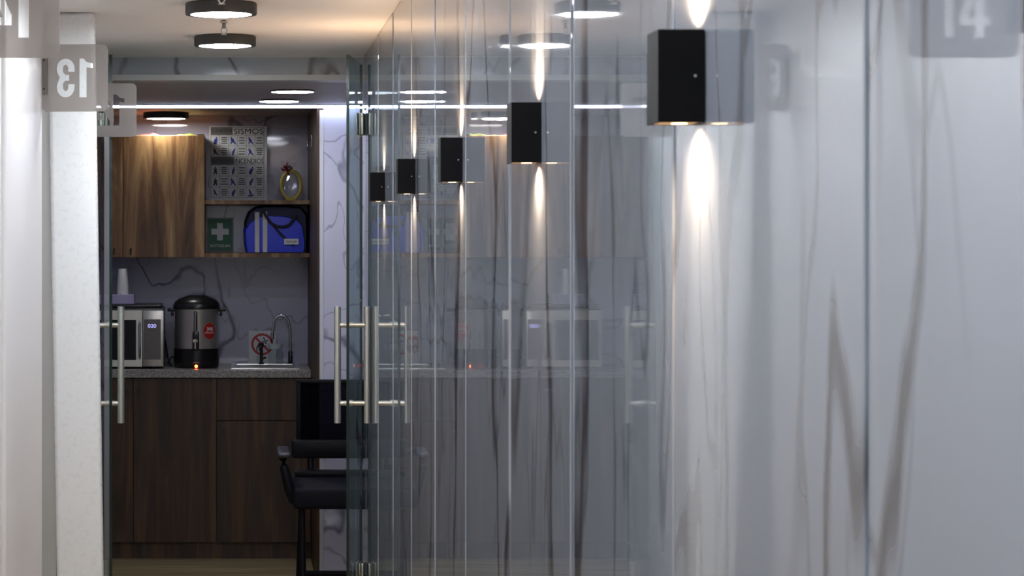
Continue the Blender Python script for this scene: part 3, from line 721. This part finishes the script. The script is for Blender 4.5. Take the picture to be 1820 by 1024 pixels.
# ---------------------------------------------------------------- microwave
YM = 10.74; ZT = 0.90
mw = thing('microwave', 'silver and black microwave oven on the worktop beside the urn', 'microwave', (wx(220, YM), YM+0.17, ZT))
mx0, mx1 = wx(130, YM), wx(291, YM); mz0, mz1 = ZT+0.010, wz(552, YM)
B(mx0+0.004, mx1-0.004, YM+0.022, YM+0.34, mz0, mz1+0.010, bev=0.004).build('body', 'black_plastic', mw, True)
fx = wx(253, YM)
dm = MB(); hgt = mz1-mz0
dm.box(mx0, fx-0.001, YM, YM+0.022, mz1-0.045, mz1); dm.box(mx0, fx-0.001, YM, YM+0.022, mz0, mz0+0.032)
dm.box(mx0, mx0+0.03, YM, YM+0.022, mz0+0.032, mz1-0.045)
dm.box(fx-0.030, fx-0.001, YM, YM+0.022, mz0+0.032, mz1-0.045)
dmo = dm.build('door', 'steel', mw)
B(mx0+0.03, fx-0.030, YM+0.004, YM+0.021, mz0+0.032, mz1-0.045).build('window', 'dark_glass', dmo)
MB().tube([(fx-0.012, YM, mz1-0.055), (fx-0.012, YM-0.022, mz1-0.062), (fx-0.012, YM-0.022, mz0+0.048), (fx-0.012, YM, mz0+0.04)], 0.006, 8).build('handle', 'chrome', dmo, True)
cp = B(fx+0.001, mx1, YM, YM+0.022, mz0, mz1, bev=0.004).build('control_panel', 'steel', mw, True)
B(fx+0.008, mx1-0.014, YM-0.001, YM+0.001, mz0+0.034, mz1-0.042).build('mirror_plate', plain('tinted_panel', (0.16, 0.15, 0.15, 1), 0.18, 1.0), cp)
dsp = print_text('020', wx(263, YM), wx(277.5, YM), wz(582.5, YM), wz(576, YM), YM-0.0012, 'led_blue', 'display_digits', cp, 0.0)
for sx in (0.05, -0.05):
    MB().cyl(((mx0 if sx > 0 else mx1)+sx, YM+0.06, ZT+0.0003), ((mx0 if sx > 0 else mx1)+sx, YM+0.06, mz0+0.002), 0.014).build('foot', 'black_plastic', mw, True)
    MB().cyl(((mx0 if sx > 0 else mx1)+sx, YM+0.29, ZT+0.0003), ((mx0 if sx > 0 else mx1)+sx, YM+0.29, mz0+0.002), 0.014).build('foot', 'black_plastic', mw, True)
# black tray, lilac box, cup stack on the microwave
zm = mz1+0.010
tag(MB().box(mx0+0.02, wx(289, YM)-0.006, YM+0.05, YM+0.30, zm+0.0003, zm+0.018, bev=0.006).build('serving_tray', 'black_plastic', None, True), 'black tray lying on top of the microwave', 'tray')
zm2 = zm+0.0185; YX = 10.82
bxo = B(wx(165, YX), wx(238, YX), YX, YX+0.14, zm2, wz(524, YX), bev=0.002).build('card_box', 'lilac'); tag(bxo, 'flat lilac cardboard box on the black tray', 'box')
cs = thing('paper_cups', 'stack of white upside-down cups on the lilac box', 'cup stack', (wx(217, YX), YX+0.06, wz(524, YX)))
zz = wz(524, YX)+0.0004; ztop = wz(478, YX); hcup = 0.085
for k in range(5):
    dz = k*(ztop-zz-hcup)/4
    MB().lathe([(0.0285, 0), (0.0285, 0.003), (0.0272, 0.004), (0.0215, hcup-0.002), (0.0205, hcup), (0.0008, hcup)], (wx(217, YX), YX+0.06, zz+dz), 28).build('cup', 'white', cs, True)

# ---------------------------------------------------------------- coffee urn
YN = 10.86
ux, uz = wx(349.5, YN), ZT+0.0005; k_ = YN/F
urn = thing('coffee_urn', 'steel coffee urn with black lid and red sticker on the worktop', 'coffee urn', (ux, YN, ZT))
hz = lambda py: wz(py, YN)-ZT + 0.0
zoff = ZT
H0 = wz(619, YN)-zoff; H1 = wz(549, YN)-zoff; H2 = wz(525, YN)-zoff
R1 = 38.5*k_
MB().lathe([(R1*0.98, 0.0005), (R1*1.02, 0.006), (R1*1.04, H0*0.5), (R1*1.03, H0)], (ux, YN, zoff), 48).build('base', 'black_plastic', urn, True)
MB().lathe([(R1*0.98, H0+0.0004), (R1, H0+0.004), (R1, H1-0.004), (R1*1.02, H1)], (ux, YN, zoff), 48).build('tank', 'urn_steel', urn, True)
lid = MB().lathe([(R1*1.03, H1+0.0004), (R1*1.09, H1+0.004), (R1*1.09, H1+0.016), (R1*1.02, H1+0.032), (R1*0.85, H1+0.047), (R1*0.5, H2-0.004), (R1*0.42, H2), (0.003, H2)], (ux, YN, zoff), 48).build('lid', 'black_plastic', urn, True)
for s_ in (-1, 1):
    MB().box(ux+s_*R1-0.004*s_ if s_ > 0 else ux-R1-0.036, ux+R1+0.036 if s_ > 0 else ux-R1+0.004, YN-0.022, YN+0.022, zoff+H1-0.012, zoff+H1+0.004, bev=0.004).box(ux+s_*(R1+0.012)-0.007, ux+s_*(R1+0.012)+0.007, YN-0.014, YN+0.014, zoff+H1-0.034, zoff+H1-0.008, bev=0.003).build('side_handle', 'black_plastic', urn, True)
yf = YN-R1
MB().box(ux-0.012, ux+0.006, yf-0.008, yf+0.006, zoff+H0+0.09, zoff+H1-0.008, bev=0.003).build('sight_gauge_cover', 'black_plastic', urn, True)
MB().cyl((ux-0.004, yf-0.010, zoff+H0+0.085), (ux-0.004, yf-0.010, zoff+H1-0.012), 0.0042).build('sight_glass', 'chrome', urn, True)
tp = MB().box(ux-0.018, ux+0.014, yf-0.022, yf+0.006, zoff+H0-0.004, zoff+H0+0.088, bev=0.006).build('tap_bracket', 'black_plastic', urn, True)
MB().cyl((ux-0.003, yf-0.024, zoff+H0+0.045), (ux-0.003, yf-0.045, zoff+H0+0.042), 0.010).cyl((ux-0.003, yf-0.040, zoff+H0+0.05), (ux-0.003, yf-0.040, zoff+H0+0.004), 0.0075).build('spout', 'chrome', tp, True)
MB().box(ux-0.009, ux+0.003, yf-0.052, yf-0.034, zoff+H0+0.05, zoff+H0+0.078, bev=0.003).build('lever', 'black_plastic', tp, True)
# sticker follows the tank
m = MB(); N = 24; cen_a = math.asin((wx(373, YN)-ux)/R1); cz_s = wz(587, YN); hs, ws = 0.040, 0.0335
def onr(a, r): return Vector((ux+r*math.sin(a), YN-r*math.cos(a), 0))
def stk(u, v, r=R1+0.0012):
    p = onr(cen_a+u*ws/R1, r); return (p.x, p.y, cz_s+v*hs)
c0 = m.bm.verts.new(stk(0, 0)); ring = [m.bm.verts.new(stk(math.cos(2*math.pi*k/N), math.sin(2*math.pi*k/N))) for k in range(N)]
rb2 = [m.bm.verts.new(stk(math.cos(2*math.pi*k/N), math.sin(2*math.pi*k/N), R1+0.0003)) for k in range(N)]
for k in range(N):
    m.bm.faces.new((c0, ring[k], ring[(k+1) % N])); m.bm.faces.new((ring[k], rb2[k], rb2[(k+1) % N], ring[(k+1) % N]))
st = m.build('sticker', 'red', urn)
m = MB(); ar = [m.bm.verts.new(stk(math.cos(t), math.sin(t), R1+0.0018)) for t in [math.pi*(0.2+0.6*k/8) for k in range(9)]]
m.bm.faces.new(ar); m.build('sticker_top', plain('orange_print', (0.5, 0.16, 0.03, 1), 0.5), st)
def wrap_text(s, u0, u1, v0, v1, mat, par, name='lettering', bold=0.02, r=R1+0.002, ca=None, cz=None, wsx=None, hsx=None):
    me = text_mesh(s, bold, 0.0); xs = [v.co.x for v in me.vertices]; ys = [v.co.y for v in me.vertices]
    ax, bx, ay, by = min(xs), max(xs), min(ys), max(ys)
    for v in me.vertices:
        u = u0+(u1-u0)*(v.co.x-ax)/(bx-ax); q = v0+(v1-v0)*(v.co.y-ay)/(by-ay)
        p = onr((cen_a if ca is None else ca)+u*(ws if wsx is None else wsx)/R1, r); v.co = Vector((p.x, p.y, (cz_s if cz is None else cz)+q*(hs if hsx is None else hsx)))
    me.materials.clear(); me.materials.append(M[mat]); o = bpy.data.objects.new(name, me); COL.objects.link(o); o.parent = par; o.location = -parent_offset(par)
wrap_text('30%', -0.5, 0.6, 0.02, 0.42, 'white', st)
wrap_text('#xxxxxxxxx', -0.8, 0.8, -0.28, -0.10, 'white', st, bold=0.0)
wrap_text('#xxxxxxxx', -0.5, 0.5, -0.1, 0.1, 'screw', urn, bold=0.0, r=R1*1.04+0.002, ca=0.0, cz=wz(642, YN), wsx=0.03, hsx=0.025)
bs = R1*1.045
MB().cyl((ux, YN-bs+0.003, wz(649, YN)), (ux, YN-bs-0.003, wz(649, YN)), 0.0075).build('indicator_light', 'led_red', urn, True)
MB().tube([(ux-R1*0.9, YN+0.06, ZT+0.035), (ux-R1*1.15, YN+0.05, ZT+0.05), (ux-R1*1.35, YN+0.06, ZT+0.02), (ux-R1*1.2, YN+0.10, ZT+0.004), (ux-R1*1.4, YN+0.2, ZT+0.04), (ux-R1*1.55, YB-0.02, ZT+0.12)], 0.004, 8).build('power_cord', 'black_plastic', urn, True)

# ---------------------------------------------------------------- no smoking sign
YS = YB-0.008
ns = thing('no_smoking_sign', 'white no smoking sign with red circle behind the tap', 'sign', (wx(466, YS), YS, ZT))
B(wx(442, YS), wx(490, YS), YS, YS+0.003, ZT+0.0005, wz(588, YS)).build('card', 'paper', ns)
cx_, cz_ = wx(466, YS), wz(612, YS); r_ = 17.5*YS/F
MB().tube([(cx_+r_*math.cos(t), YS-0.0002, cz_+r_*math.sin(t)) for t in [2*math.pi*k/40 for k in range(40)]], 0.0055, 8, closed=True, flat=0.2).build('red_circle', 'red', ns, True)
MB().tube([(cx_-r_*0.7, YS-0.0005, cz_+r_*0.7), (cx_+r_*0.7, YS-0.0005, cz_-r_*0.7)], 0.005, 8, flat=0.2).build('red_bar', 'red', ns)
MB().box(cx_-0.025, cx_+0.022, YS-0.0009, YS, cz_-0.014, cz_-0.006).tube([(cx_+0.010, YS-0.0005, cz_+0.0), (cx_+0.0, YS-0.0005, cz_+0.012), (cx_+0.014, YS-0.0005, cz_+0.018), (cx_+0.006, YS-0.0005, cz_+0.034)], 0.003, 6, flat=0.2).tube([(cx_+0.022, YS-0.0005, cz_+0.0), (cx_+0.014, YS-0.0005, cz_+0.01), (cx_+0.028, YS-0.0005, cz_+0.02)], 0.003, 6, flat=0.2).build('cigarette', 'ink', ns)

# ---------------------------------------------------------------- sink, taps, jar
YT = 10.90
sk = thing('sink', 'stainless steel sink set into the stone worktop', 'sink', (wx(478, YT), YT, ZT))
sx0, sx1 = wx(412, YT), wx(530, YT)
rim = MB(); y0, y1 = YF+0.05, YB-0.10
rim.box(sx0, sx1, y0, y0+0.025, ZT+0.0003, ZT+0.005); rim.box(sx0, sx1, y1-0.03, y1, ZT+0.0003, ZT+0.005)
rim.box(sx0, sx0+0.025, y0+0.025, y1-0.03, ZT+0.0003, ZT+0.005); rim.box(sx1-0.025, sx1, y0+0.025, y1-0.03, ZT+0.0003, ZT+0.005)
rim.build('rim', 'chrome', sk)
B(sx0+0.025, sx1-0.025, y0+0.025, y1-0.03, ZT+0.0003, ZT+0.001).build('basin', 'steel', sk)
fc = thing('kitchen_tap', 'tall chrome gooseneck tap at the right end of the sink', 'tap', (wx(516, 11.1), 11.1, ZT))
YA = 11.13
pts = [(516, 650), (516, 600), (515.5, 583), (513, 571), (507, 562.5), (500, 559.5), (493, 562), (487.5, 570), (485, 583), (484, 598)]
MB().tube([(wx(a, YA), YA, wz(b, YA)) for a, b in pts], 0.0062, 12).build('gooseneck', 'chrome', fc, True)
MB().cyl((wx(484, YA), YA, wz(592, YA)), (wx(484, YA), YA, wz(601, YA)), 0.0085).build('nozzle', 'chrome', fc, True)
MB().lathe([(0.016, 0.0003), (0.016, 0.006), (0.011, 0.01), (0.011, 0.06), (0.008, 0.066)], (wx(516, YA), YA, ZT), 24).build('base', 'black_plastic', fc, True)
MB().cyl((wx(516, YA), YA, ZT+0.045), (wx(516, YA)+0.012, YA-0.03, ZT+0.055), 0.004).build('lever', 'chrome', fc, True)
t2 = thing('water_tap', 'short dark tap with chrome knob in front of the sign', 'tap', (wx(463, 11.05), 11.05, ZT))
YA2 = 11.05
MB().lathe([(0.014, 0.0053), (0.014, 0.010), (0.008, 0.014), (0.008, 0.085), (0.012, 0.09), (0.012, 0.105), (0.006, 0.11)], (wx(464.5, YA2), YA2, ZT), 20).build('stem', 'black_plastic', t2, True)
MB().tube([(wx(464, YA2), YA2, wz(617, YA2)), (wx(461, YA2), YA2-0.03, wz(612, YA2)), (wx(458.5, YA2), YA2-0.045, wz(617, YA2)), (wx(458, YA2), YA2-0.045, wz(624, YA2))], [0.007, 0.008, 0.009, 0.007], 10).build('spout', 'chrome', t2, True)
MB().tube([(wx(466, YA2), YA2, ZT+0.03), (wx(472, YA2), YA2-0.02, ZT+0.038)], 0.005, 8).build('lever', 'chrome', t2, True)
YJ = 10.98
jr = thing('glass_jar', 'clear glass jar with pale lid standing at the sink', 'jar', (wx(489, YJ), YJ, ZT+0.005))
MB().lathe([(0.034, 0.0005), (0.037, 0.006), (0.037, 0.062), (0.030, 0.074), (0.031, 0.078)], (wx(490, YJ), YJ, ZT+0.005), 28).build('glass_body', 'jar_glass', jr, True)
MB().lathe([(0.024, 0.0785), (0.033, 0.080), (0.036, 0.100), (0.036, 0.104), (0.003, 0.104)], (wx(489, YJ), YJ, ZT+0.005), 28).build('lid', plain('pale_lid', (0.55, 0.60, 0.58, 1), 0.35), jr, True)

# ---------------------------------------------------------------- chair
ch = thing('visitor_chair', 'black mesh back armchair standing behind the glass door', 'chair', (0.40, 9.25, 0))
YC = 9.20; kx = lambda p: wx(p, YC); kz = lambda p: wz(p, YC)
cx0, cx1 = kx(513), kx(513)+0.50; cm = (cx0+cx1)/2
B(cx0+0.012, cx1-0.012, 8.95, 9.45, kz(893), kz(856), bev=0.018, seg=3).build('seat', 'chair_seat', ch, True)
bx0, bx1 = kx(527), cx1-0.03
YBk = 9.46
bxk0 = wx(527, YBk); bxk1 = bxk0+0.44
bf = MB()
bf.box(bxk0, bxk0+0.02, YBk, YBk+0.025, wz(812, YBk), wz(675, YBk), bev=0.006); bf.box(bxk1-0.02, bxk1, YBk, YBk+0.025, wz(812, YBk), wz(675, YBk), bev=0.006)
bf.box(bxk0, bxk1, YBk, YBk+0.025, wz(682, YBk), wz(675, YBk), bev=0.004); bf.box(bxk0-0.02, bxk1+0.02, YBk-0.01, YBk+0.03, wz(815, YBk), wz(781, YBk), bev=0.012)
bf.build('back_frame', 'chair_black', ch, True)
B(bxk0+0.015, bxk1-0.015, YBk+0.010, YBk+0.013, wz(783, YBk), wz(680, YBk)).build('mesh_back', 'mesh_back', ch)
MB().tube([(bxk0+0.06, YBk+0.012, wz(805, YBk)), (bxk0+0.06, YBk, kz(870)), (bxk0+0.08, 9.40, kz(885))], 0.014, 10).build('back_support', 'chair_black', ch, True)
MB().tube([(bxk1-0.06, YBk+0.012, wz(805, YBk)), (bxk1-0.06, YBk, kz(870)), (bxk1-0.08, 9.40, kz(885))], 0.014, 10).build('back_support', 'chair_black', ch, True)
B(cx0+0.03, cx1-0.03, 9.38, 9.46, kz(856), kz(846), bev=0.004).build('lumbar_bar', 'chair_black', ch, True)
for s_, xa in ((-1, cx0), (1, cx1)):
    am = MB(); xo = xa + (0.0 if s_ < 0 else 0.0)
    am.tube([(xa-s_*0.02, 9.02, kz(880)), (xa, 9.0, kz(860)), (xa+s_*0.022, 9.02, kz(822)), (xa+s_*0.026, 9.05, kz(806)), (xa+s_*0.02, 9.25, kz(808)), (xa+s_*0.005, 9.44, kz(812))], [0.024, 0.022, 0.018, 0.018, 0.018, 0.016], 10)
    arm = am.build('armrest', 'chair_black', ch, True)
    B(xa+s_*0.022-0.028, xa+s_*0.022+0.028, 8.985, 9.28, kz(806), kz(796), bev=0.01, seg=3).build('arm_pad', 'chair_pad', arm, True)
legs = ((cx0+0.05, 9.0, kx(537)-0.0, 8.96), (cx1-0.05, 9.0, cx1+0.0, 8.96), (cx0+0.06, 9.40, cx0+0.045, 9.47), (cx1-0.06, 9.40, cx1-0.045, 9.47))
for xa, ya, xb, yb in legs:
    MB().tube([(xa, ya, kz(888)), ((xa+xb)/2, (ya+yb)/2, 0.22), (xb, yb, 0.0)], 0.0125, 10).build('leg', 'chair_black', ch, True)
MB().tube([(cx0+0.045, 9.46, 0.115), (cx1-0.045, 9.46, 0.115)], 0.012, 10).build('stretcher', 'chair_black', ch, True)
